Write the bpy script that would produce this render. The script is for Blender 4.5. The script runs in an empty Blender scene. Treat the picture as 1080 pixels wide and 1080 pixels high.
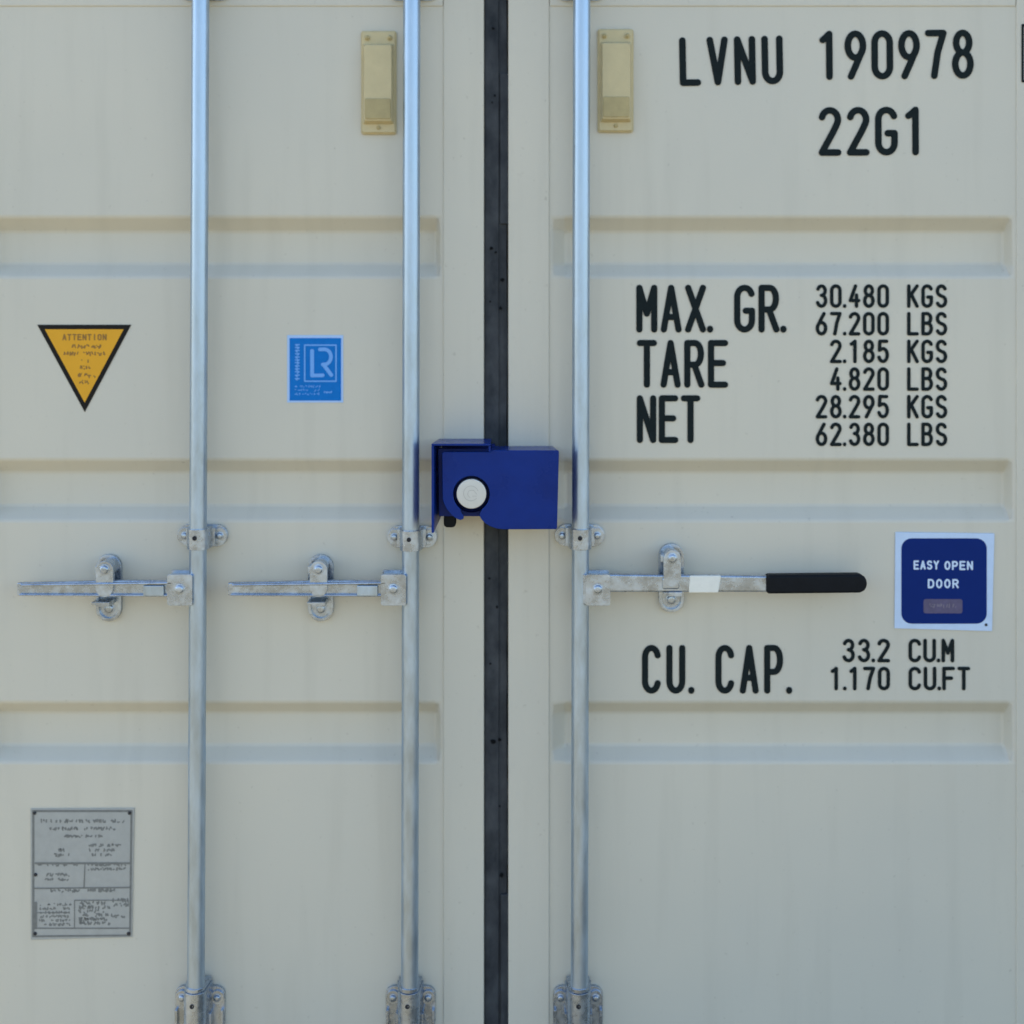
import bpy, bmesh, math, random
from mathutils import Vector, Matrix
S = bpy.context.scene
COL = S.collection
R = math.radians

# ------------------------------------------------------------------ camera
CAM_D, CAM_Z, PX = 3.0, 1.75, 0.002          # distance to the doors, eye height, metres per photo pixel on the doors
cd = bpy.data.cameras.new('camera'); cam = bpy.data.objects.new('camera', cd); COL.objects.link(cam)
cam.location = (0, -CAM_D, CAM_Z); cam.rotation_euler = (R(90), 0, 0)
cd.sensor_width = 36; cd.lens = 36*CAM_D/(1080*PX); cd.shift_y = (340-540)/1080.0
cd.clip_start = 0.05; cd.clip_end = 4000
cd.dof.use_dof = True; cd.dof.focus_distance = CAM_D-0.13; cd.dof.aperture_fstop = 0.75
S.camera = cam
# ------------------------------------------------------------------ light
SUN_EL, SUN_AZ = 42.0, -60.0                  # azimuth from +Y (behind the doors) towards +X; negative is to the left
w = bpy.data.worlds.new('World'); S.world = w; w.use_nodes = True
nt = w.node_tree; bg = nt.nodes['Background']
sky = nt.nodes.new('ShaderNodeTexSky'); sky.sky_type = 'NISHITA'; sky.sun_disc = False
sky.sun_elevation = R(SUN_EL); sky.sun_rotation = R(SUN_AZ)
sky.air_density = 1.0; sky.dust_density = 1.2; sky.ozone_density = 1.0
nt.links.new(sky.outputs[0], bg.inputs[0]); bg.inputs[1].default_value = 0.12
ld = bpy.data.lights.new('sun', 'SUN'); ld.energy = 3.2; ld.angle = R(0.53); ld.color = (1, .955, .88)
sun = bpy.data.objects.new('sun', ld); COL.objects.link(sun)
sd = Vector((math.sin(R(SUN_AZ))*math.cos(R(SUN_EL)), math.cos(R(SUN_AZ))*math.cos(R(SUN_EL)), math.sin(R(SUN_EL))))
sun.rotation_euler = sd.to_track_quat('Z', 'Y').to_euler(); sun.location = sd*20
S.view_settings.view_transform = 'Standard'; S.view_settings.look = 'None'
S.view_settings.gamma = 1; S.view_settings.use_curve_mapping = False
S.view_settings.exposure = 1.6

# ------------------------------------------------------------------ helpers
def W(px, py, Y=0.0):
    k = PX*(CAM_D+Y)/CAM_D
    return Vector(((px-540)*k, Y, CAM_Z+(340-py)*k))
def K(Y): return PX*(CAM_D+Y)/CAM_D

def mat(name, col, rough=.5, metal=0.0, var=.0, vscale=6., bump=0., bscale=60., stretch=(1,1,1), col2=None, spec=.5, coat=0., rvar=0.):
    m = bpy.data.materials.new(name); m.use_nodes = True
    n = m.node_tree.nodes; l = m.node_tree.links; b = n['Principled BSDF']
    b.inputs['Base Color'].default_value = (*col, 1); b.inputs['Roughness'].default_value = rough
    b.inputs['Metallic'].default_value = metal; b.inputs['Specular IOR Level'].default_value = spec
    b.inputs['Coat Weight'].default_value = coat; b.inputs['Coat Roughness'].default_value = .08
    g = n.new('ShaderNodeNewGeometry'); mp = n.new('ShaderNodeMapping'); mp.inputs['Scale'].default_value = stretch
    l.new(g.outputs['Position'], mp.inputs[0])
    if var or rvar:
        t = n.new('ShaderNodeTexNoise'); t.inputs['Scale'].default_value = vscale; t.inputs['Detail'].default_value = 7
        t.inputs['Roughness'].default_value = .62
        l.new(mp.outputs[0], t.inputs['Vector'])
        if var:
            r = n.new('ShaderNodeValToRGB'); r.color_ramp.elements[0].position = .3; r.color_ramp.elements[1].position = .7
            c2 = col2 or tuple(c*(1-var) for c in col)
            r.color_ramp.elements[0].color = (*c2, 1); r.color_ramp.elements[1].color = (*col, 1)
            l.new(t.outputs['Fac'], r.inputs[0]); l.new(r.outputs[0], b.inputs['Base Color'])
        if rvar:
            mr = n.new('ShaderNodeMapRange'); mr.inputs[1].default_value=.3; mr.inputs[2].default_value=.7
            mr.inputs[3].default_value = rough-rvar; mr.inputs[4].default_value = rough+rvar
            l.new(t.outputs['Fac'], mr.inputs[0]); l.new(mr.outputs[0], b.inputs['Roughness'])
    if bump:
        t2 = n.new('ShaderNodeTexNoise'); t2.inputs['Scale'].default_value = bscale; t2.inputs['Detail'].default_value = 4
        l.new(mp.outputs[0], t2.inputs['Vector'])
        bp = n.new('ShaderNodeBump'); bp.inputs['Strength'].default_value = 1; bp.inputs['Distance'].default_value = bump
        l.new(t2.outputs['Fac'], bp.inputs['Height']); l.new(bp.outputs[0], b.inputs['Normal'])
    return m

def door_paint():
    m = bpy.data.materials.new('beige_paint'); m.use_nodes = True
    n = m.node_tree.nodes; l = m.node_tree.links; b = n['Principled BSDF']
    b.inputs['Roughness'].default_value = .42
    g = n.new('ShaderNodeNewGeometry')
    def noise(scale, stretch, detail=6):
        mp = n.new('ShaderNodeMapping'); mp.inputs['Scale'].default_value = stretch; l.new(g.outputs['Position'], mp.inputs[0])
        t = n.new('ShaderNodeTexNoise'); t.inputs['Scale'].default_value = scale; t.inputs['Detail'].default_value = detail
        l.new(mp.outputs[0], t.inputs['Vector']); return t.outputs['Fac']
    def mix(fac, a, bcol, lo, hi, amt):
        mr = n.new('ShaderNodeMapRange'); mr.inputs[1].default_value = lo; mr.inputs[2].default_value = hi; mr.inputs[4].default_value = amt
        l.new(fac, mr.inputs[0]); mx = n.new('ShaderNodeMix'); mx.data_type = 'RGBA'
        l.new(mr.outputs[0], mx.inputs[0])
        if isinstance(a, tuple): mx.inputs[6].default_value = (*a, 1)
        else: l.new(a, mx.inputs[6])
        mx.inputs[7].default_value = (*bcol, 1); return mx.outputs[2]
    c = mix(noise(1.6, (1,1,1), 3), (.56,.54,.455), (.60,.57,.47), .35, .65, 1)      # slow drift in the paint
    c = mix(noise(5, (4,1,.35)), c, (.46,.44,.36), .52, .78, .30)                    # faint dusty runs down the sheet
    c = mix(noise(90, (1,1,1), 5), c, (.36,.33,.26), .66, .78, .45)                   # specks
    l.new(c, b.inputs['Base Color'])
    mr = n.new('ShaderNodeMapRange'); mr.inputs[3].default_value = .34; mr.inputs[4].default_value = .55
    l.new(noise(7, (1,1,.5)), mr.inputs[0]); l.new(mr.outputs[0], b.inputs['Roughness'])
    b1 = n.new('ShaderNodeBump'); b1.inputs['Strength'].default_value = 1; b1.inputs['Distance'].default_value = .006
    l.new(noise(2.6, (1,1,.8), 1), b1.inputs['Height'])                              # sheet is never quite flat
    b2 = n.new('ShaderNodeBump'); b2.inputs['Strength'].default_value = 1; b2.inputs['Distance'].default_value = .00012
    l.new(noise(220, (1,1,1), 3), b2.inputs['Height']); l.new(b1.outputs[0], b2.inputs['Normal'])
    l.new(b2.outputs[0], b.inputs['Normal'])
    return m

M = dict(
 paint=door_paint(),
 zinc=mat('zinc_pipe', (.46,.57,.69), .36, .88, .26, 16, .00010, 60, (2.5,2.5,.7), rvar=.08),
 zinc2=mat('zinc_fitting', (.50,.58,.68), .28, .9, .42, 38, .0006, 90, rvar=.1),
 dark=mat('dark_steel', (.03,.032,.038), .5, .4, .3, 60),
 rubber=mat('seal_rubber', (.013,.017,.022), .65, 0, .4, 20, .002, 36, (1,1,.6), col2=(.062,.068,.074), spec=.2),
 grip=mat('black_grip', (.006,.008,.011), .6, 0, .3, 60, .0003, 300, spec=.15),
 sleeve=mat('white_sleeve', (.80,.80,.72), .5, 0, .08, 60),
 vent=mat('vent_plastic', (.58,.49,.27), .45, 0, .12, 30, .0002, 200),
 vent2=mat('vent_pocket', (.44,.36,.17), .6, 0, .15, 60),
 letter=mat('black_lettering', (.010,.017,.018), .7, 0, .3, 120, spec=.12),
 blue=mat('blue_enamel', (.0008,.027,.215), .30, 0, .30, 7, .0002, 300, spec=.12, coat=.12, rvar=.08),
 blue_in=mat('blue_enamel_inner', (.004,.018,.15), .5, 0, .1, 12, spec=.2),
 cyl=mat('lock_face_metal', (.60,.60,.56), .42, .25, .05, 60, .0001, 300),
 cylmark=mat('lock_face_mark', (.40,.40,.37), .5, .2),
 yellow=mat('yellow_film', (.74,.37,.022), .5, 0, .06, 25, spec=.25),
 ymark=mat('yellow_print', (.27,.135,.02), .6),
 sblack=mat('black_film', (.012,.011,.010), .6, 0, .1, 50, spec=.15),
 sblue=mat('blue_film', (.003,.17,.56), .5, 0, .12, 60, spec=.12),
 slight=mat('pale_blue_print', (.13,.36,.80), .4),
 sborder=mat('pale_blue_film', (.36,.55,.85), .4),
 navy=mat('navy_film', (.002,.020,.15), .5, 0, .05, 40, spec=.1),
 nborder=mat('white_film', (.52,.66,.86), .4, 0, .08, 40),
 nwhite=mat('white_print', (.55,.68,.85), .45),
 nplate=mat('faded_patch', (.10,.085,.17), .55, 0, .3, 90),
 plate=mat('plate_metal', (.39,.40,.375), .55, .05, .12, 50, .0002, 120),
 pmark=mat('plate_engraving', (.19,.20,.19), .6, .1, .25, 90),
 roof=mat('container_side_paint', (.50,.47,.38), .5, 0, .2, 3),
 ground=mat('yard_gravel', (.29,.235,.14), .9, 0, .35, 3, .01, 60),
)

def obj(name, bm, m, parent=None, bevel=0, seg=2, smooth=False, label=None):
    me = bpy.data.meshes.new(name)
    bmesh.ops.recalc_face_normals(bm, faces=bm.faces)
    c = Vector((0,0,0))
    if len(bm.verts):
        lo = Vector(min(v.co[i] for v in bm.verts) for i in range(3)); hi = Vector(max(v.co[i] for v in bm.verts) for i in range(3))
        c = (lo+hi)/2
    bmesh.ops.translate(bm, verts=bm.verts, vec=-c)
    bm.to_mesh(me); bm.free()
    o = bpy.data.objects.new(name, me); COL.objects.link(o)
    o['_w'] = list(c)
    if parent: o.parent = parent; o.location = c - Vector(parent['_w'])
    else: o.location = c
    me.materials.append(m)
    if smooth or bevel:
        for p in me.polygons: p.use_smooth = True
    if bevel:
        md = o.modifiers.new('bevel', 'BEVEL'); md.width = bevel; md.segments = seg; md.limit_method = 'ANGLE'; md.angle_limit = R(25)
    if bevel or smooth:
        md = o.modifiers.new('wn', 'WEIGHTED_NORMAL'); md.keep_sharp = True
    if label: o['label'] = label
    return o
def thing(name, label, cat, loc, group=None):
    o = bpy.data.objects.new(name, None); COL.objects.link(o); o.location = loc; o['_w'] = list(loc)
    o['label'] = label; o['category'] = cat; o.empty_display_size = .1
    if group: o['group'] = group
    return o
def box(bm, x0, x1, y0, y1, z0, z1):
    vs = [bm.verts.new((x, y, z)) for x in (x0,x1) for y in (y0,y1) for z in (z0,z1)]
    for f in ((0,1,3,2),(4,6,7,5),(0,4,5,1),(2,3,7,6),(0,2,6,4),(1,5,7,3)): bm.faces.new([vs[i] for i in f])
def prism(bm, pts, y0, y1, back=None):
    """outline in (x,z), front at y0 (towards the camera), back at y1"""
    a = [bm.verts.new((x, y0, z)) for x, z in pts]; b = [bm.verts.new((x, y1, z)) for x, z in (back or pts)]
    n = len(pts)
    bm.faces.new(a); bm.faces.new(b[::-1])
    for i in range(n): bm.faces.new((a[i], b[i], b[(i+1)%n], a[(i+1)%n]))
def flat(bm, pts, y):
    bm.faces.new([bm.verts.new((x, y, z)) for x, z in pts])
def capsule(cx, cz, w, h, n=10):
    """stadium outline, w wide h tall"""
    r = min(w, h)/2; out = []
    if h >= w:
        for i in range(n+1): a = math.pi*i/n; out.append((cx+r*math.cos(a), cz+h/2-r+r*math.sin(a)))
        for i in range(n+1): a = math.pi+math.pi*i/n; out.append((cx+r*math.cos(a), cz-h/2+r+r*math.sin(a)))
    else:
        for i in range(n+1): a = -math.pi/2+math.pi*i/n; out.append((cx+w/2-r+r*math.cos(a), cz+r*math.sin(a)))
        for i in range(n+1): a = math.pi/2+math.pi*i/n; out.append((cx-w/2+r+r*math.cos(a), cz+r*math.sin(a)))
    return out
def rrect(x0, x1, z0, z1, r, n=6):
    out = []
    for cx, cz, a0 in ((x1-r, z1-r, 0), (x0+r, z1-r, 90), (x0+r, z0+r, 180), (x1-r, z0+r, 270)):
        for i in range(n+1): a = R(a0+90*i/n); out.append((cx+r*math.cos(a), cz+r*math.sin(a)))
    return out
def lathe(bm, prof, p, axis, n=32, cap=True):
    """prof = [(r, t)...] along axis from p"""
    axis = Vector(axis).normalized(); u = axis.orthogonal().normalized(); v = axis.cross(u)
    rings = []
    for r, t in prof:
        rings.append([bm.verts.new(Vector(p)+axis*t+(u*math.cos(2*math.pi*k/n)+v*math.sin(2*math.pi*k/n))*r) for k in range(n)])
    for a, b in zip(rings, rings[1:]):
        for k in range(n): bm.faces.new((a[k], a[(k+1)%n], b[(k+1)%n], b[k]))
    if cap: bm.faces.new(rings[0][::-1]); bm.faces.new(rings[-1])
def bolt(bm, x, z, y, r=.006, h=.005):
    lathe(bm, [(r*1.35, 0), (r*1.35, .0012), (r, .0014), (r, h*.6), (r*.75, h*.9), (r*.3, h)], (x, y, z), (0,-1,0), 14)

# ------------------------------------------------------------------ stroke lettering
def arc(cx, cy, rx, ry, a0, a1, n=12):
    return [(cx+rx*math.cos(R(a0+(a1-a0)*i/n)), cy+ry*math.sin(R(a0+(a1-a0)*i/n))) for i in range(n+1)]
Q = .22
G = {
 'L':[[(0,1),(0,0)],[(0,0),(1,0)]], 'V':[[(0,1),(.5,0)],[(.5,0),(1,1)]], 'N':[[(0,0),(0,1)],[(0,1),(1,0)],[(1,0),(1,1)]],
 'U':[[(0,1),(0,Q)]+arc(.5,Q,.5,Q,180,360)+[(1,1)]], 'O':[arc(.5,1-Q,.5,Q,0,180)+arc(.5,Q,.5,Q,180,360)+[(1,1-Q)]],
 '1':[[(.12,.86),(.3,.91),(.55,1)],[(.55,1),(.55,0)]],
 '2':[arc(.5,1-Q,.5,Q,165,-25)+[(.72,.5),(0,0)],[(0,0),(1,0)]],
 '3':[arc(.5,.77,.45,.23,160,-90)[0:],arc(.5,.27,.5,.27,90,-160)],
 '4':[[(.62,1),(0,.28)],[(0,.28),(1,.28)],[(.74,.55),(.74,0)]],
 '5':[[(.92,1),(.1,1)],[(.1,1),(.05,.56)],[(.05,.56)]+arc(.48,.32,.52,.32,125,-160)],
 '6':[[(.8,1),(.42,.70),(.08,.42)],arc(.5,.28,.5,.28,165,-195,24)],
 '7':[[(0,1),(1,1)],[(1,1),(.62,.55),(.38,0)]],
 '8':[arc(.5,.77,.43,.23,-90,270,24),arc(.5,.27,.5,.27,90,450,24)],
 '9':[[(.2,0),(.58,.30),(.92,.58)],arc(.5,.72,.5,.28,-15,345,24)],
 'G':[arc(.5,1-Q,.5,Q,20,180)+arc(.5,Q,.5,Q,180,360)+[(1,.45)],[(1,.45),(.58,.45)]],
 'C':[arc(.5,1-Q,.5,Q,12,180)+arc(.5,Q,.5,Q,180,348)],
 'M':[[(0,0),(0,1)],[(0,1),(.5,.38)],[(.5,.38),(1,1)],[(1,1),(1,0)]],
 'A':[[(0,0),(.5,1)],[(.5,1),(1,0)],[(.17,.3),(.83,.3)]], 'X':[[(0,0),(1,1)],[(0,1),(1,0)]],
 'R':[[(0,0),(0,1)],[(0,1),(.5,1)]+arc(.55,.74,.42,.26,90,-90)+[(0,.48)],[(.5,.48),(1,0)]],
 'P':[[(0,0),(0,1)],[(0,1),(.5,1)]+arc(.55,.72,.45,.28,90,-90)+[(0,.44)]],
 'B':[[(0,0),(0,1)],[(0,1),(.5,1)]+arc(.5,.765,.42,.235,90,-90)+[(0,.53)],[(.5,.53)]+arc(.5,.265,.5,.265,90,-90)+[(0,0)]],
 'T':[[(0,1),(1,1)],[(.5,1),(.5,0)]], 'E':[[(1,1),(0,1)],[(0,1),(0,0)],[(0,0),(1,0)],[(0,.52),(.85,.52)]],
 'F':[[(1,1),(0,1)],[(0,1),(0,0)],[(0,.52),(.8,.52)]], 'K':[[(0,0),(0,1)],[(1,1),(0,.42)],[(.3,.58),(1,0)]],
 'S':[arc(.5,.76,.48,.24,25,235)+[(.5,.5)]+arc(.5,.25,.5,.25,60,-155)], 'I':[[(.5,0),(.5,1)]],
 'Y':[[(0,1),(.5,.5)],[(1,1),(.5,.5)],[(.5,.5),(.5,0)]],
 'W':[[(0,1),(.25,0)],[(.25,0),(.5,.8)],[(.5,.8),(.75,0)],[(.75,0),(1,1)]],
 'D':[[(0,0),(0,1)],[(0,1),(.45,1)]+arc(.45,.6,.55,.4,90,0)+arc(.45,.4,.55,.4,0,-90)+[(0,0)]],
 'H':[[(0,0),(0,1)],[(1,0),(1,1)],[(0,.5),(1,.5)]],
}
G['0'] = G['O']; G['Q'] = [arc(.5,.5,.5,.5,0,360,24)]     # Q: a round O for the sign
def ribbon(bm, pts, t, y):
    """flat painted stroke with round ends, pts in world (x,z)"""
    P = [Vector(p) for p in pts]
    P2 = [P[0]]
    for p in P[1:]:
        if (p-P2[-1]).length > 1e-6: P2.append(p)
    P = P2
    if len(P) < 2: return
    closed = len(P) > 5 and (P[0]-P[-1]).length < t*.05
    if closed: P.pop()
    left, right = [], []
    for i, p in enumerate(P):
        d = ((P[(i+1) % len(P)]-P[i-1]) if closed else (P[min(i+1, len(P)-1)]-P[max(i-1, 0)])).normalized(); n = Vector((-d.y, d.x))
        left.append(p+n*t/2); right.append(p-n*t/2)
    L = [bm.verts.new((q.x, y, q.y)) for q in left]; Rr = [bm.verts.new((q.x, y, q.y)) for q in right]
    for i in range(len(P)-1): bm.faces.new((L[i], L[i+1], Rr[i+1], Rr[i]))
    if closed:
        bm.faces.new((L[-1], L[0], Rr[0], Rr[-1])); return
    for end in (0, -1):
        d = (P[1]-P[0]) if end == 0 else (P[-2]-P[-1]); d.normalize(); n = Vector((-d.y, d.x))
        a = L[end] if end == 0 else Rr[end]; b = Rr[end] if end == 0 else L[end]
        mid = []
        for k in range(1, 8):
            an = math.pi*k/8
            q = P[end] + n*(t/2)*math.cos(an) - d*(t/2)*math.sin(an); mid.append(bm.verts.new((q.x, y, q.y)))
        bm.faces.new([a]+mid+[b])
def write(bm, s, px, py, h, gw, adv, st, y=-.0016, dot=None, rot=0.0, right=False, vert=False, widths=None):
    """s written with cap top-left corner at photo pixel (px, py) of the door plane; sizes in door pixels"""
    dot = adv*.5 if dot is None else dot
    tot = sum(dot if c == '.' else adv for c in s)
    x = -tot+(adv-gw) if right else 0
    yy = y
    for c in s:
        if c == '.':
            cx, cz = x+st*.1, -h+st*.55
            dx = (adv-gw)/2
            pts = capsule(0, 0, st*1.0, st*1.15, 6)
            pp = [(cx+a, cz+b) for a, b in pts]
            flat(bm, [tr(px, py, a, b, rot) for a, b in pp], y-.0003)
            x += dot; continue
        if c != ' ':
            for k, strk in enumerate(G[c]):
                ww = gw*(1 if c != 'I' else .3); io = gw*.35 if c == 'I' else 0
                pts = [tr(px, py, x+io+st/2+a*(ww-st), -h+st/2+b*(h-st), rot) for a, b in strk]
                ribbon(bm, pts, st*PX, y-.00012*k)
        x += adv
def tr(px, py, dx, dy, rot):
    c, s = math.cos(R(rot)), math.sin(R(rot)); a, b = dx*c-dy*s, dx*s+dy*c
    p = W(px+a, py-b); return (p.x, p.z)
def scribble(bm, x0, x1, py, h, y, seed, st=.9):
    """worn print too small to read: a run of short broken marks"""
    rnd = random.Random(seed); x = x0
    while x < x1:
        wd = rnd.uniform(1.0, 2.6)
        if rnd.random() < .82:
            for q in range(rnd.choice((1, 2, 2, 3))):
                a = (x+rnd.uniform(0, wd), py+rnd.uniform(-h/2, h/2)); b = (a[0]+rnd.uniform(-.8, 1.2), py+rnd.uniform(-h/2, h/2))
                pa, pb = W(*a), W(*b); ribbon(bm, [(pa.x, pa.z), (pb.x, pb.z)], st*PX, y-.00005*q)
        x += wd+rnd.uniform(.3, .9)

# ------------------------------------------------------------------ setting: yard ground and the container behind its doors
bm = bmesh.new(); flat(bm, [(-1500,-1500),(1500,-1500),(1500,1500),(-1500,1500)], 0)
for v in bm.verts: v.co = Vector((v.co.x, v.co.z, 0))
g = obj('ground', bm, M['ground']); g['kind'] = 'structure'
XC = W(523.5, 0).x; X0, X1 = XC-1.219, XC+1.219
ct = thing('shipping_container', 'beige steel shipping container that the two doors close', 'container', (XC, 3.0, 0))
bm = bmesh.new(); n = 60
for sx in (X0+.02, X1-.02):                     # corrugated side walls
    prev = None; s = -1 if sx < XC else 1
    for i in range(n*4+1):
        y = .12+5.7*i/(n*4); off = (0, 0, .036, .036)[i % 4]
        a = bm.verts.new((sx-s*off, y, .2)); b = bm.verts.new((sx-s*off, y, 2.5))
        if prev: bm.faces.new((prev[0], a, b, prev[1]))
        prev = (a, b)
obj('side_wall', bm, M['roof'], ct)
bm = bmesh.new(); box(bm, X0+.01, X1-.01, .1, 5.9, 2.5, 2.56); obj('roof', bm, M['roof'], ct)
bm = bmesh.new(); box(bm, X0+.02, X1-.02, .1, 5.9, .1, .2); obj('underframe', bm, M['dark'], ct)
bm = bmesh.new(); box(bm, X0+.02, X1-.02, 5.85, 5.9, .2, 2.5); obj('end_wall', bm, M['roof'], ct)
for xx in (X0, X1-.055):
    bm = bmesh.new(); box(bm, xx, xx+.055, -.03, .12, .02, 2.591); obj('corner_post', bm, M['paint'], ct, bevel=.006)
bm = bmesh.new(); box(bm, X0+.056, X1-.056, -.02, .12, 2.475, 2.591); obj('header', bm, M['paint'], ct, bevel=.006)
bm = bmesh.new(); box(bm, X0+.056, X1-.056, -.03, .12, .02, .165); obj('sill', bm, M['paint'], ct, bevel=.006)

# ------------------------------------------------------------------ the two door leaves
Z0, Z1 = .18, 2.465
GROOVES = [(229, 292), (485, 549), (741, 804)]
def panel(x0, x1, g0, g1, ztop, e0, e1):
    bm = bmesh.new(); D = .032
    xs = [x0, g0-.010, g0+.002, g0+e0, g1-e1, g1-.002, g1+.010, x1]; xs = sorted(xs)
    zs = [ztop]
    for a, b in GROOVES:
        za, zb = W(0, a).z, W(0, b).z
        zs += [za, za-.0285, zb+.0275, zb]
    zs.append(Z0+.06)
    inner = set()
    for k in range(3): inner |= {2+4*k, 3+4*k}
    xi = {3, 4}
    V = {}
    for i, x in enumerate(xs):
        for j, z in enumerate(zs): V[i, j] = bm.verts.new((x, D if (i in xi and j in inner) else 0, z))
    for i in range(len(xs)-1):
        for j in range(len(zs)-1): bm.faces.new((V[i,j], V[i+1,j], V[i+1,j+1], V[i,j+1]))
    return bm
XL0, XL1 = X0+.062, W(510.5, 0).x
XR0, XR1 = W(536, 0).x, X1-.062
ZT = W(0, 7).z
gl0, gl1 = W(-14, 0).x, W(466, 0).x
gr0, gr1 = W(581, 0).x, W(1070, 0).x
def leaf(x0, x1, g0, g1, inner_edge, label, e0, e1):
    d = thing('container_door', label, 'container door', (x0 if inner_edge == 'r' else x1, 0, Z0), 'container doors'); d['kind'] = 'thing'
    obj('panel', panel(x0+.002, x1-.002, g0, g1, ZT+.004, e0, e1), M['paint'], d, bevel=.009, seg=4)
    P = -.0035
    for a, b, nm in ((x0, g0-.003, 'stile'), (g1+.003, x1, 'stile')):
        bm = bmesh.new(); box(bm, a, b, P, .05, Z0, Z1); obj(nm, bm, M['paint'], d, bevel=.003, seg=3)
    bm = bmesh.new(); box(bm, g0-.0025, g1+.0025, P+.0008, .05, ZT, Z1); obj('rail', bm, M['paint'], d, bevel=.003, seg=3)
    bm = bmesh.new(); box(bm, g0-.0025, g1+.0025, P+.0008, .05, Z0, Z0+.07); obj('rail', bm, M['paint'], d, bevel=.003, seg=3)
    return d
left = leaf(XL0, XL1, gl0, gl1, 'r', 'left beige container door with yellow triangle sticker and two locking bars', .016, .014)
right = leaf(XR0, XR1, gr0, gr1, 'l', 'right beige container door with black capacity lettering and black handle grip', .032, .014)

# rubber seal down the joint (carried by the right leaf)
bm = bmesh.new(); rnd = random.Random(4)
def strip(xa, xb, y0, y1, wob, seed, n=90):
    rnd = random.Random(seed); rows = []
    pa = [rnd.uniform(-1, 1) for _ in range(n+1)]
    for i in range(n+1):
        z = Z0+(Z1-Z0)*i/n
        q = wob*(.6*math.sin(i*.31+seed)+.5*pa[i])
        rows.append([bm.verts.new(c) for c in ((xa, y1, z), (xa-.0004, y0, z), (xb+q, y0, z), (xb+q, y1, z))])
    for a, b in zip(rows, rows[1:]):
        for k in range(3): bm.faces.new((a[k], a[k+1], b[k+1], b[k]))
strip(W(511.2,0).x, W(526,0).x, .004, .04, .0006, 3)
strip(W(523,0).x, W(535.0,0).x, .0085, .045, .0020, 8)
for z0_, z1_, xx in ((W(0,236).z, W(0,77).z, 533.4), (.18, W(0,944).z, 534)):
    box(bm, W(xx-6,0).x, W(xx+2.6,0).x, .003, .03, z0_, z1_)
seal = obj('door_seal', bm, M['rubber'], right, bevel=.0015)
dm = mat('seal_pit', (.004,.005,.006), .9, spec=.1)
for px, py, r in ((518,262,2.0),(523,266,1.4),(522,101,1.2),(519,108,1.0),(530,295,2.2),(528,325,1.8),(517,318,1.2),(520,782,2.8),(527,780,2.0),(529,923,2.4),(517,700,1.3),(524,640,1.6),(516,610,1.3),(527,850,1.2),(520,30,1.5)):
    bm = bmesh.new(); p = W(px, py, .003)
    flat(bm, [(p.x+r*PX*random.Random(k*7+px).uniform(.6,1.15)*math.cos(k*.7), p.z+r*PX*random.Random(k+py).uniform(.6,1.2)*math.sin(k*.7)) for k in range(9)], .0018)
    obj('seal_pit', bm, dm, right)

# ------------------------------------------------------------------ locking bars
def base_at(px, py): p = W(px, py); return p.x, p.z
RY = -.052                                     # axis of the pipes in front of the doors
def collar(bm, c, r, h, lip=.003):
    lathe(bm, [(r*.8, -h/2), (r, -h/2+.001), (r+lip, -h/2+.006), (r+lip*.6, 0), (r+lip, h/2-.006), (r, h/2-.001), (r*.8, h/2)], c, (0,0,1), 32, cap=False)
def saddle(bm, x, z, r, h, y1):
    """D-shaped strap section: wraps the pipe and returns to the plate"""
    n = 14; pts = [(x-r-.004, y1), (x-r, RY)] + [(x-r*math.cos(math.pi*i/n), RY-r*math.sin(math.pi*i/n)) for i in range(1, n)] + [(x+r, RY), (x+r+.004, y1)]
    a = [bm.verts.new((p, q, z-h/2)) for p, q in pts]; b = [bm.verts.new((p, q, z+h/2)) for p, q in pts]
    for i in range(len(pts)-1): bm.faces.new((a[i], a[i+1], b[i+1], b[i]))
    bm.faces.new(a); bm.faces.new(b[::-1])
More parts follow.
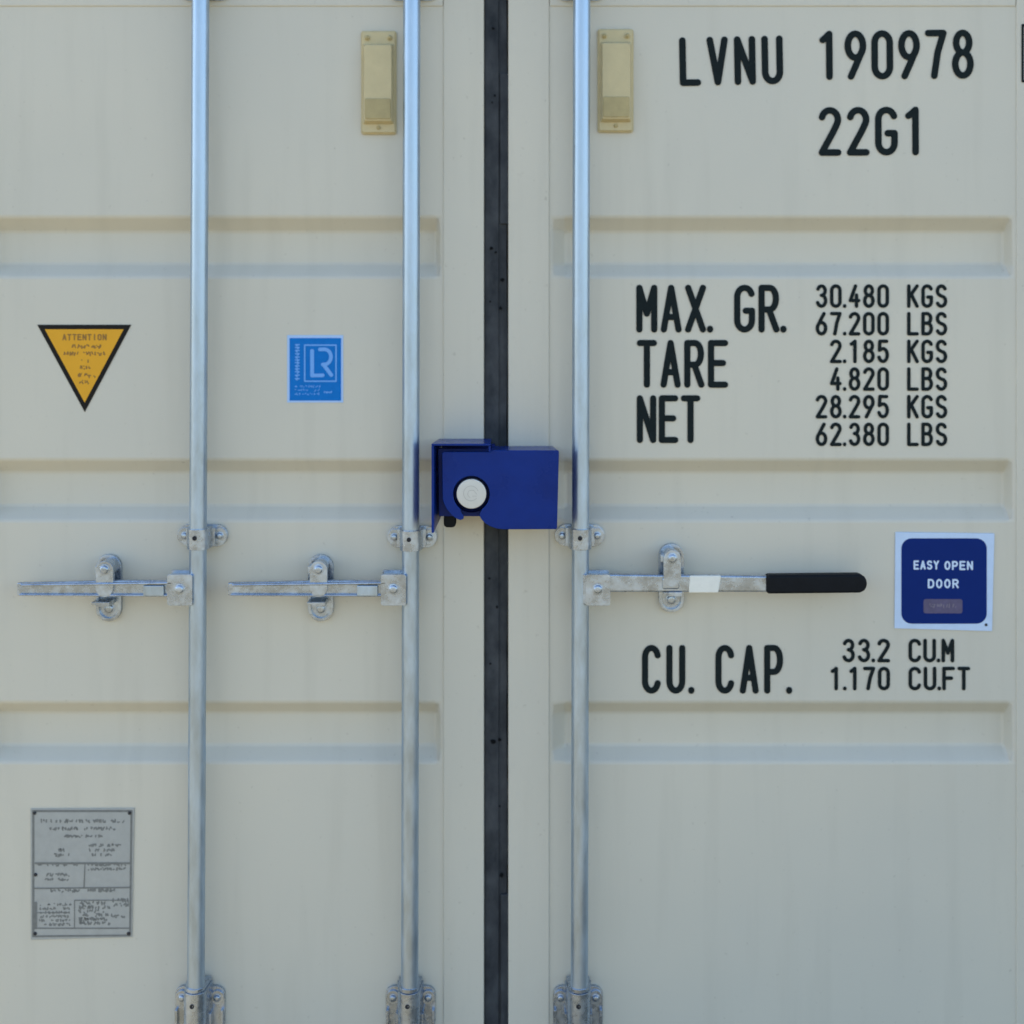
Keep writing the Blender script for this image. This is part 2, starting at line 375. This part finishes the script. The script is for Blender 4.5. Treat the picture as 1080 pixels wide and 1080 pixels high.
def guide(par, px, py, tall=0):
    c = W(px, py, RY); x, z = c.x, c.z; zh = z
    if tall == 0: z = (z+W(px, py).z)/2
    bm = bmesh.new()
    if tall == 0:
        prism(bm, capsule(x+.001, z, .104, .046), -.0085, -.0005)
        # raised rims at both ends
        for s in (-1, 1):
            prism(bm, capsule(x+s*.037, z, .030, .034), -.013, -.008)
            bolt(bm, x+s*.037, z, -.0125, .0065, .007)
            box(bm, x+s*.024-.006, x+s*.024+.006, -.030, -.008, z-.019, z+.019)
        saddle(bm, x, z, .0225, .042, -.008)
    else:
        zc = z+(-.048 if tall < 0 else .048)
        # tall plate; px,py is the hole near its inner end
        H = .150; ze = W(px, 1038).z if tall < 0 else z-.036; zc = ze+(-H/2 if tall < 0 else H/2)
        prism(bm, rrect(x-.052, x+.052, zc-H/2, zc+H/2, .018), -.0095, -.0005)
        for s in (-1, 1):
            zb = ze+(-.022 if tall < 0 else .022)
            prism(bm, capsule(x+s*.037, zb, .028, .030), -.014, -.009)
            bolt(bm, x+s*.037, zb, -.0135, .0065, .007)
            for k in (.026, .048):
                zr = (ze-.04-H/2+.04) if tall < 0 else (ze+.04+H/2-.04)
                box(bm, x+s*k-.0025, x+s*k+.0025, -.034 if k < .03 else -.020, -.009, min(zc-H/2+.004, zc+H/2-.05) if tall < 0 else ze+.046, ze-.046 if tall < 0 else zc+H/2-.004)
        zs = z+.024 if tall < 0 else z-.024; sg = -1 if tall < 0 else 1
        saddle(bm, x, zs+sg*.055, .0235, .110, -.009)
        saddle(bm, x, zs-sg*.0045, .0205, .008, -.009)
    o = obj('guide_bracket', bm, M['zinc2'], par, bevel=.0022, seg=3)
    # the small dark grease hole in the saddle
    bm = bmesh.new(); lathe(bm, [(.0012,.0), (.0045, .0003), (.0048, .0022), (.0032, .0026), (.002, .0012)], (x-.002, RY-.0222, zh), (0,-1,0), 16)
    obj('grease_hole', bm, M['dark'], par)
def retainer(par, px, py0, py1, side):
    p0, p1 = W(px, py0), W(px, py1); x, zt, zb = p0.x, p0.z, p1.z; H = zt-zb; zc = (zt+zb)/2
    bm = bmesh.new()
    prism(bm, capsule(x, zc, .053, H, 12), -.006, -.0005)                        # bed plate
    # rim round the lower half, open inside
    outer = [q for q in capsule(x, zc, .053, H, 12)]; inner = capsule(x, zc, .040, H-.013, 12)
    for (a, b), (c, d) in zip(zip(outer, outer[1:]+outer[:1]), zip(inner, inner[1:]+inner[:1])):
        v = [bm.verts.new((q[0], yy, q[1])) for q, yy in ((a,-.013),(b,-.013),(d,-.013),(c,-.013),(a,-.004),(b,-.004),(d,-.004),(c,-.004))]
        bm.faces.new((v[0],v[1],v[2],v[3])); bm.faces.new((v[0],v[4],v[5],v[1])); bm.faces.new((v[3],v[2],v[6],v[7]))
    bolt(bm, x, zb+.026, -.006, .009, .006)
    # catch that the bar sits in: block, lugs each side
    zh = W(px, (py0+py1)/2+1).z
    box(bm, x-.019, x+.019, -.034, -.005, zh-.013, zh+.014)
    box(bm, x-.022, x-.012, -.060, -.005, zh-.024, zh-.019); box(bm, x-.012, x+.016, -.064, -.005, zh-.027, zh-.018)
    o = obj('handle_retainer', bm, M['zinc2'], par, bevel=.0016, seg=2)
    bm = bmesh.new()                                                            # swinging latch over the bar
    zl0, zl1 = zh-.006, zt-.004
    x += (W(px, 600, -.064).x-x)*.5
    prism(bm, capsule(x-.001, (zl0+zl1)/2, .036, zl1-zl0, 10), -.070, -.058)
    prism(bm, capsule(x-.001, zt-.022, .030, .034, 10), -.058, -.006)
    bolt(bm, x-.001, zt-.021, -.070, .0085, .006)
    box(bm, x-.024, x-.014, -.062, -.03, zt-.030, zt-.016)
    obj('latch', bm, M['zinc2'], par, bevel=.0025, seg=3)
def taper_bar(bm, x0, z0a, z0b, x1, z1a, z1b, y0, y1):
    prism(bm, [(x0, z0a), (x0, z0b), (x1, z1b), (x1, z1a)], y0, y1)

def bar(par, pxt, pxb, kind, py_mid, label=None):
    zt, zb = Z1-.012+.03, Z0+.02
    top, bot = W(pxt, 0, RY), W(pxb, 1080, RY)
    d = top-bot
    def xat(z): return bot.x+d.x*(z-bot.z)/d.z
    bm = bmesh.new()
    a, b = Vector((xat(.06), RY, .06)), Vector((xat(2.55), RY, 2.55)); L = (b-a).length
    lathe(bm, [(.0165, 0), (.018, .002)]+[(.018+.00012*math.sin(i*2.1), L*i/24) for i in range(1, 24)]+[(.018, L-.002), (.0165, L)], a, b-a, 40)
    rod = obj('locking_bar', bm, M['zinc'], par, smooth=True, label=label)
    def pxat(py): return pxt+(pxb-pxt)*py/1080
    guide(rod, pxat(566), py_mid); guide(rod, pxat(1056)-.5, 1056, -1); guide(rod, pxat(0), -23, 1)
    for z in (.10, 2.52):                                                       # end cams in their keepers
        bm = bmesh.new(); box(bm, xat(z)-.03, xat(z)+.03, RY-.01, -.032, z-.018, z+.018)
        obj('cam', bm, M['zinc2'], rod, bevel=.004)
    s = 1 if kind == 'right' else -1
    pc = pxat(620)
    hc = W(pc+s*(17.5 if s < 0 else 18), 620.5, -.06); hx, hz = hc.x, hc.z
    bm = bmesh.new()                                                            # clevis welded to the pipe
    hw = .026
    prism(bm, rrect(hx-hw, hx+hw, hz-.033, hz+.031, .005), -.074, -.066)
    prism(bm, rrect(hx-hw, hx+hw, hz-.030, hz+.034, .005), -.040, -.033)
    box(bm, hx-s*hw-.004, hx-s*hw+.010*s+.004, -.070, -.036, hz-.030, hz+.030)
    box(bm, hx-hw+.004, hx+hw-.004, -.068, -.036, hz+.022, hz+.0295)
    bolt(bm, hx, hz+.001, -.074, .0085, .006)
    obj('handle_hub', bm, M['zinc2'], rod, bevel=.002, seg=3)
    bm = bmesh.new()
    if kind == 'right':
        k = -.056
        A, B = W(632, 614.5, k), W(812, 615.5, k)
        taper_bar(bm, A.x, A.z-.0185, A.z+.0185, B.x, B.z-.0165, B.z+.0165, -.062, -.047)
        box(bm, W(700,0,k).x-.004, W(716,0,k).x, -.066, -.047, A.z-.012, A.z+.012)
        h = obj('handle', bm, M['zinc2'], rod, bevel=.004, seg=3)
        bm = bmesh.new(); a, b, c_, e = W(727,606.5,k), W(760,606.5,k), W(757,624.5,k), W(726,624.5,k)
        prism(bm, [(q.x, q.z) for q in (a, b, c_, e)], -.0645, -.045)
        obj('sleeve', bm, M['sleeve'], rod, bevel=.002, label='cream white sleeve on the handle')
        bm = bmesh.new(); a, b = W(807.5, 615.3, k), W(913, 614.3, k); hh = .0193
        n = 8; pts = [(a.x, a.z-hh), (a.x, a.z+hh)] + [(b.x-.016+.016*math.sin(math.pi*i/n), b.z+hh*math.cos(math.pi*i/n)) for i in range(n+1)]
        prism(bm, pts, -.072, -.040)
        obj('grip', bm, M['grip'], rod, bevel=.0075, seg=5, label='black rubber grip over the handle end')
        retainer(rod, 707.5, 572.5, 644.5, 1)
    else:
        k = -.056; e = kind
        A, B = W(pc-30, 620, k), W(e, 620.5, k)
        Mx = W(pc-78, 620, k)
        prism(bm, [(A.x+.02, A.z-.0165), (A.x+.02, A.z+.0155), (Mx.x, A.z+.0165), (Mx.x-.01, A.z+.0165), (B.x, B.z+.0125), (B.x, B.z-.0140), (Mx.x, A.z-.0165)], -.063, -.050)
        # folded flange along the top edge of the bar
        prism(bm, [(A.x+.01, A.z+.010), (A.x+.01, A.z+.0155), (B.x+.01, B.z+.012), (B.x+.01, B.z+.007)], -.074, -.062)
        prism(bm, [(A.x+.01, A.z-.0160), (A.x+.01, A.z-.011), (B.x+.006, B.z-.009), (B.x+.006, B.z-.0135)], -.070, -.062)
        obj('handle', bm, M['zinc2'], rod, bevel=.0022, seg=2)
        bm = bmesh.new(); a = W(pc-42, 621, k)
        prism(bm, rrect(a.x-.027, a.x+.016, a.z-.0125, a.z+.010, .003), -.0725, -.060)
        obj('handle_strap', bm, M['zinc'], rod, bevel=.002)
        retainer(rod, pc-(92.5 if e < 100 else 94), 584, 654, -1)
    return rod
bar(left, 211.5, 206.5, 19, 566)
bar(left, 434.3, 432, 241, 567.5)
bar(right, 613.5, 611, 'right', 566)

# ------------------------------------------------------------------ vents
def vent(par, x0, x1, y0, y1):
    a, b = W(x0, y0), W(x1, y1)
    bm = bmesh.new()
    prism(bm, rrect(a.x, b.x, b.z, a.z, .006), -.006, -.0003)
    prism(bm, rrect(a.x+.003, b.x-.003, b.z+.003, a.z-.003, .004), -.011, -.0055)
    # raised hood with sloping ends
    f = rrect(a.x+.009, b.x-.009, b.z+.026, a.z-.034, .004); k = rrect(a.x+.005, b.x-.005, b.z+.020, a.z-.028, .004)
    prism(bm, f, -.026, -.010, back=k)
    for x in (a.x+.014, b.x-.014): lathe(bm, [(.006, 0), (.006, .003), (.0035, .005), (.001, .0052)], (x, -.0105, a.z-.016), (0,-1,0), 14)
    v = obj('vent', bm, M['vent'], par, bevel=.002, seg=3)
    bm = bmesh.new(); prism(bm, rrect(a.x+.0105, b.x-.0105, b.z+.029, b.z+.072, .003), -.0285, -.025); obj('air_pocket', bm, M['vent2'], v, bevel=.0015)
    for x, z in ((a.x+.014, a.z-.016), (b.x-.014, a.z-.016), ((a.x+b.x)/2, b.z+.013)):
        bm = bmesh.new(); lathe(bm, [(.0042, 0), (.0042, .0025), (.0025, .004), (.001, .0042)], (x, -.0145 if z > b.z+.05 else -.0108, z), (0,-1,0), 14)
        obj('rivet', bm, M['vent2'], v)
vent(left, 381, 418.5, 33, 142)
vent(right, 630, 668, 31, 140)

# ------------------------------------------------------------------ painted lettering on the right leaf
def line(args, label, **k):
    bm = bmesh.new()
    for a in args: write(bm, *a, **k)
    obj('lettering', bm, M['letter'], right, label=label)
line([('LVNU', 716, 39.5, 51.5, 22.5, 28.9, 7.0)], 'black letters LVNU', rot=1.1)
line([('190978', 862, 32.6, 52, 23, 28.3, 7.0)], 'black digits 190978', rot=.5)
line([('22G1', 863, 113, 51.5, 24, 29.8, 7.0)], 'black characters 22G1', rot=.3)
line([('MAX.GR.', 671, 300.3, 50.5, 22.2, 25.7, 6.6)], 'black words MAX. GR.', dot=26)
line([('TARE', 671.5, 358.5, 50.5, 21.4, 25, 6.6)], 'black word TARE')
line([('NET', 671.5, 416.8, 50.5, 20.6, 23.2, 6.6)], 'black word NET')
for i, (a, b) in enumerate((('30.480','KGS'),('67.200','LBS'),('2.185','KGS'),('4.820','LBS'),('28.295','KGS'),('62.380','LBS'))):
    y = 299.8+29.15*i
    line([(a, 937.5, y, 25, 12.4, 15.1, 3.7)], 'black figure '+a, right=True, dot=4.6)
    line([(b, 956.5, y, 25, 12.4, 15, 3.7)], 'black unit '+b)
line([('CU.CAP.', 677, 680, 51.5, 20, 25.7, 6.5)], 'black words CU. CAP.', dot=26)
line([('33.2', 938.5, 673.5, 25, 13.4, 16.2, 3.8)], 'black figure 33.2', right=True, dot=4.6)
line([('CU.M', 958, 673.5, 25, 13.4, 15.6, 3.8)], 'black unit CU.M', dot=3.6)
line([('1.170', 938.5, 703, 25, 12.8, 15.6, 3.8)], 'black figure 1.170', right=True, dot=4.0)
line([('CU.FT', 958, 703, 25, 13.4, 16, 3.8)], 'black unit CU.FT', dot=3.6)
bm = bmesh.new()                                  # frame of the check digit, only its left side is in the photo
for k, (a, b) in enumerate((((1077.8,27),(1077.8,86)),((1077.8,27),(1094,27)),((1077.8,86),(1094,86)))):
    ribbon(bm, [(W(*a).x, W(*a).z), (W(*b).x, W(*b).z)], 2.6*PX, -.0048-.0001*k)
obj('check_digit_frame', bm, M['letter'], right)

# ------------------------------------------------------------------ stickers and plates
def ring_px(pts): return [(W(x, y).x, W(x, y).z) for x, y in pts]
# yellow warning triangle
bm = bmesh.new(); prism(bm, ring_px([(39.5,342.5),(138.5,342.5),(89.5,434.5)]), -.0012, -.0002)
st = obj('warning_sticker', bm, M['sblack'], left, label='yellow warning triangle with black border, point down')
bm = bmesh.new(); prism(bm, ring_px([(47.6,347.3),(130.6,347.3),(89.5,424.5)]), -.0017, -.0011); obj('yellow_field', bm, M['yellow'], st)
bm = bmesh.new(); write(bm, 'ATTENTION', 66, 352.2, 6.8, 4.4, 5.3, 1.45, y=-.0019)
obj('lettering', bm, M['ymark'], st)
bm = bmesh.new()
for i, (a, b, y, h) in enumerate(((72,79,365.5,4.2),(82,107,365.5,4),(68,79,373,4),(81,86,373,4),(89,110,373,4),(86,92,381,3),(85,94,387.5,3.6),(82,98,396,4.5),(84,94,403,3.6))):
    scribble(bm, a, b, y, h, -.0019, 40+i, 1.3)
obj('fine_print', bm, M['ymark'], st)
# blue register label
bm = bmesh.new(); prism(bm, ring_px([(303,353.5),(362,353.5),(362,424.5),(303,424.5)]), -.0010, -.0002)
st = obj('register_label', bm, M['sborder'], left, label='blue label with pale letters LR')
bm = bmesh.new(); prism(bm, ring_px([(305.5,356.5),(359.8,356.5),(359.8,422.5),(305.5,422.5)]), -.0014, -.0009); obj('blue_field', bm, M['sblue'], st)
bm = bmesh.new()
def pl(pts, t, y=-.0017): ribbon(bm, [(W(a, b).x, W(a, b).z) for a, b in pts], t*PX, y)
pl([(329.3,370),(329.3,396)], 4); pl([(329.3,396),(340.5,395.8)], 3.8, -.00182)
pl([(337.5,368.5)]+[(342.2+7*math.cos(R(a)), 376.3+8*math.sin(R(a))) for a in range(-88, 91, 15)]+[(340.5,384.4)], 3.8, -.00194); pl([(341.5,384.5),(349.5,395.5)], 4.0, -.00206)
for k, q in enumerate((((321.5,364),(354.5,364)),((354.5,364),(354.5,402)),((354.5,402),(321.5,402)),((321.5,402),(321.5,364)))): pl(q, 1.5, -.0017-.0001*k)
obj('emblem', bm, M['slight'], st)
bm = bmesh.new(); rnd = random.Random(3)
y = 363.5
while y < 400:
    hgt = rnd.uniform(2.2, 3.4)
    pl([(311.8,y),(315.6,y)], 1.3); pl([(311.8+rnd.choice((0,3.6)),y),(313.7,y+hgt*.6)], 1.2, -.0018); y += hgt+.5
for i in range(3): scribble(bm, 311, 337, 407.5+i*4, 2.2, -.0017, 70+i, .7)
scribble(bm, 342, 350, 413.4, 2, -.0017, 91, 1.0)
obj('fine_print', bm, M['slight'], st)
# square navy sign
bm = bmesh.new(); prism(bm, [(W(x,y).x, W(x,y).z) for x, y in ((944,561),(1048.5,562.5),(1046,665.5),(943,662.5))], -.0030, -.0004)
st = obj('door_sign', bm, M['nborder'], right, bevel=.0008, label='navy sign reading EASY OPEN DOOR with white border')
a, b = W(950.2, 567.5), W(1040.2, 657.5)
bm = bmesh.new(); prism(bm, rrect(a.x, b.x, b.z, a.z, .022, 8), -.0034, -.0029); obj('navy_field', bm, M['navy'], st)
bm = bmesh.new(); write(bm, 'EASY', 963, 590.8, 9.6, 5.8, 7.0, 1.8, y=-.0036); write(bm, 'QPEN', 995.5, 591.3, 9.6, 6.4, 7.9, 1.9, y=-.0036)
write(bm, 'DQQR', 978, 610.3, 9.8, 6.8, 8.6, 1.9, y=-.0036); obj('lettering', bm, M['nwhite'], st)
a, b = W(973.5, 631.5), W(1014.5, 646.5)
bm = bmesh.new(); prism(bm, rrect(a.x, b.x, b.z, a.z, .005), -.0038, -.0033); obj('faded_patch', bm, M['nplate'], st)
bm = bmesh.new(); scribble(bm, 980, 1007, 638.5, 4, -.0040, 12, .8); obj('fine_print', bm, mat('faded_print', (.20,.18,.22), .6), st)
bm = bmesh.new(); p = W(1039.5, 658.6); bolt(bm, p.x, p.z, -.0030, .0022, .003); obj('rivet', bm, M['dark'], st)
# engraved data plate
bm = bmesh.new(); prism(bm, ring_px([(32.5,852.5),(142,852),(139.5,988),(33,991)]), -.0022, -.0004)
st = obj('data_plate', bm, M['plate'], left, bevel=.0008, label='grey metal approval plate with engraved lines')
bm = bmesh.new()
Y = -.0024
def ln(x0, y0, x1, y1, t, k=0): ribbon(bm, [(W(x0,y0).x, W(x0,y0).z), (W(x1,y1).x, W(x1,y1).z)], t*PX, Y-.00006*k)
for k, q in enumerate(((35,855,139,855,2.4),(35.5,855,35.5,987,2.4),(139,856,137.5,985,2.2),(37,987,137,986,2.0),(36,978.5,137,978.5,1.5),(38,910,137,910,2.2),(90,910,89,936,1.2),(36,936.5,137,935.5,1.6),(80,949,132,949,1.2),(79,949,79,978,1.0),(37,962,72,962,.9),(38,952,38,978,3))): ln(*q, k)
obj('rule_line', bm, M['pmark'], st)
bm = bmesh.new()
rows = [(44,130,865.5,3.6),(52,120,873.5,3.4),(68,108,881.5,2.6),(93,126,891,2.6),(95,120,896,2.6),(97,117,901,2.4),(62,68,896,3),(57,73,901.5,3.4),(40,52,911.5,3.4),(56,84,911.5,3.4),(92,134,911,3.8),(93,132,916,2.6),(47,74,922,3),(48,72,927,2.4),(54,66,939,3.4),(68,84,939,3),(92,124,938.5,3.8),(118,134,949,4),(120,136,954,3.6),(119,134,966,2.6)]
for i, q in enumerate(rows): scribble(bm, q[0], q[1], q[2], q[3], Y, 200+i, 1.5)
for j in range(6): scribble(bm, 84, 112+(j % 2)*5, 952+j*4.2, 3.4, Y, 300+j, 1.6)
for j in range(6): scribble(bm, 42, 74, 953.5+j*4.2, 2.6, Y, 400+j, 1.3)
obj('fine_print', bm, M['pmark'], st)
for q in ((37,857),(137,857),(38,922),(136,984),(37.5,984)):
    bm = bmesh.new(); p = W(*q); bolt(bm, p.x, p.z, -.0022, .0028, .003)
    obj('rivet', bm, M['dark'], st)

# ------------------------------------------------------------------ the blue lock box over the joint
FY, BY = -.120, -.006
lb = thing('lock_box', 'blue steel lock box with round pale lock face bridging the two doors', 'lock box', tuple(W(521, 560, FY)))
def fpt(x, y, Y=FY): p = W(x, y, Y); return (p.x, p.z)
# front plate outline with the keyhole-like opening
C = (497.2, 521.3); hr = 19.2
out = [(466.2,477.6),(468,476.6),(517.6,476.6),(517.6,475),(588.5,475),(589.6,476.2),(587.6,557.0),(586.6,558.2),(531,558.4),(524,557.6),(517,555.2),(511.5,551.8),(507.6,547.5),(505.9,544.2),(506.3,541)]
a0, a1 = 52, -232       # opening: sweep round the hole from lower right over the top to lower left (screen degrees, y down)
for i in range(41):
    a = R(a0+(a1-a0)*i/40); out.append((C[0]+hr*math.cos(a), C[1]+hr*math.sin(a)))
out += [(486.8,541),(488.8,544),(489.4,546.4),(487.5,548),(485,548.6),(481,546.8),(476,543),(471.5,537.6),(468.4,531.5),(466.9,526)]
T = .006
def outl(Y): return [fpt(x, y, Y) for x, y in out]
bm = bmesh.new()
pts = [fpt(x, y) for x, y in out]
a = [bm.verts.new((x, FY, z)) for x, z in pts]; b = [bm.verts.new((x, FY+T, z)) for x, z in pts]
fa = bm.faces.new(a); fb = bm.faces.new(b[::-1])
for i in range(len(a)): bm.faces.new((a[i], b[i], b[(i+1)%len(a)], a[(i+1)%len(a)]))
obj('front_plate', bm, M['blue'], lb, bevel=.0014, seg=3)
# main housing walls behind the plate (top, right, bottom), drawn in slightly towards the doors
def hexa(bm, f, bk, y0, y1):
    """f, bk = 4 (x,z) corners at y0 / y1"""
    prism(bm, f, y0, y1, back=bk)
TP = 9e-3
x517, zt = fpt(517.6, 475); xr, _ = fpt(589.4, 475); xrb, zbm = fpt(587.5, 558.1)
y0 = FY+T+.0004
bm = bmesh.new()
xl_, _ = fpt(466.8, 477)
hexa(bm, [(x517, zt-.001), (xr-.0006, zt-.001), (xr-.0006, zt-.006), (x517, zt-.006)], [(x517, zt-.001), (xr-TP, zt-.001), (xr-TP, zt-.006), (x517, zt-.006)], y0, BY)        # top
hexa(bm, [(xr-.0065, zt-.0063), (xr-.0008, zt-.0063), (xrb-.0008, zbm+.001), (xrb-.0065, zbm+.001)], [(xr-TP-.006, zt-.0063), (xr-TP, zt-.0063), (xrb-TP, zbm+.001), (xrb-TP-.006, zbm+.001)], y0, BY)  # right
xb0 = fpt(530, 0)[0]
hexa(bm, [(xb0, zbm+.0065), (xb0, zbm+.001), (xrb-.0068, zbm+.001), (xrb-.0068, zbm+.0065)], [(xb0, zbm+.0065), (xb0, zbm+.001), (xrb-TP-.0063, zbm+.001), (xrb-TP-.0063, zbm+.0065)], y0, BY)      # bottom
x_in = fpt(518, 0)[0]
box(bm, x_in-.004, x_in+.002, y0+.003, BY, zbm+.030, zt-.0064)                       # inner partition
obj('housing', bm, M['blue'], lb, bevel=.0012, seg=2)
# outer hood: top flange and left cheek, proud of the plate
HY = FY-.010
hx0, hz1 = fpt(455, 468, HY); hx1, _ = fpt(517.4, 468, HY); hz0 = fpt(455, 562.5, HY)[1]
bm = bmesh.new()
th = .0042
hexa(bm, [(hx0, hz1), (hx1, hz1), (hx1, hz1-th), (hx0, hz1-th)], [(hx0+TP, hz1), (hx1, hz1), (hx1, hz1-th), (hx0+TP, hz1-th)], HY, BY)
# left cheek with a slanting lower edge
zbk = W(465, 545, BY).z
v = [bm.verts.new(c) for c in ((hx0, HY, hz1-th-.0002), (hx0+.0052, HY, hz1-th-.0002), (hx0+.0052, HY, hz0+.002), (hx0+.003, HY, hz0),
      (hx0+TP, BY, hz1-th-.0002), (hx0+TP+.005, BY, hz1-th-.0002), (hx0+TP+.005, BY, zbk), (hx0+TP, BY, zbk), (hx0, HY, hz0+.001))]
bm.faces.new((v[0],v[1],v[2],v[3],v[8])); bm.faces.new((v[4],v[7],v[6],v[5])); bm.faces.new((v[0],v[8],v[7],v[4])); bm.faces.new((v[1],v[5],v[6],v[2]))
bm.faces.new((v[0],v[4],v[5],v[1])); bm.faces.new((v[2],v[6],v[7],v[3])); bm.faces.new((v[3],v[7],v[8]))
box(bm, hx1-.004, hx1, HY+.002, FY-.0006, fpt(0,476.2)[1], hz1-th-.0003)              # return of the flange at its right end
obj('hood', bm, M['blue'], lb, bevel=.0009, seg=2)
# back plate seen inside the recess and through the slot
bm = bmesh.new(); q = [fpt(x, y, FY+.030) for x, y in ((462,473),(520,473),(520,540),(508,544.5),(486,544.5),(463,544.5))]
prism(bm, q, FY+.030, FY+.036)
q = [fpt(x, y, BY-.004) for x, y in ((466,468),(522,468),(522,543),(466,543))]; prism(bm, q, BY-.006, BY)
obj('inner_plate', bm, M['blue_in'], lb, bevel=.001)
# lock face
c = W(497.2, 521.0, FY-.002)
bm = bmesh.new(); r = 15.7*K(FY)
lathe(bm, [(r*.96, -.03), (r, -.028), (r, .0015), (r*.985, .0028), (r*.95, .0034), (r*.3, .0036), (.0005, .0036)], (c.x, FY+.003, c.z), (0,-1,0), 64)
lf = obj('lock_face', bm, M['cyl'], lb, smooth=True, label='round pale grey lock face')
bm = bmesh.new(); yy = FY+.003-.0038
def ring(cx, cz, r0, t, a0, a1, y):
    ribbon(bm, [(cx+r0*math.cos(R(a0+(a1-a0)*i/24)), cz+r0*math.sin(R(a0+(a1-a0)*i/24))) for i in range(25)], t, y)
ring(c.x-.001, c.z+.001, .0150, .0008, 20, 320, yy); ring(c.x, c.z, .0075, .0008, 60, 250, yy); ribbon(bm, [(c.x+.002, c.z-.0045), (c.x+.011, c.z-.0045)], .0008, yy); ribbon(bm, [(c.x+.004, c.z+.008), (c.x+.011, c.z-.001)], .0008, yy-.0001)
obj('engraving', bm, M['cylmark'], lf)
bm = bmesh.new()                                                                      # sleeve wall round the lock face
lathe(bm, [(20.2*K(FY), .0), (20.2*K(FY), .024), (18.6*K(FY), .024), (18.6*K(FY), .0)], (c.x, FY+.0068, c.z), (0,1,0), 48, cap=False)
obj('lock_sleeve', bm, M['blue_in'], lb, smooth=False)
# dark padlock body just showing under the box
bm = bmesh.new(); p = W(474.5, 545, -.06); prism(bm, rrect(p.x-.012, p.x+.013, p.z-.020, p.z+.035, .008), -.078, -.045)
obj('padlock_body', bm, M['grip'], lb, bevel=.004, seg=3)

for o in bpy.data.objects:
    if '_w' in o: del o['_w']
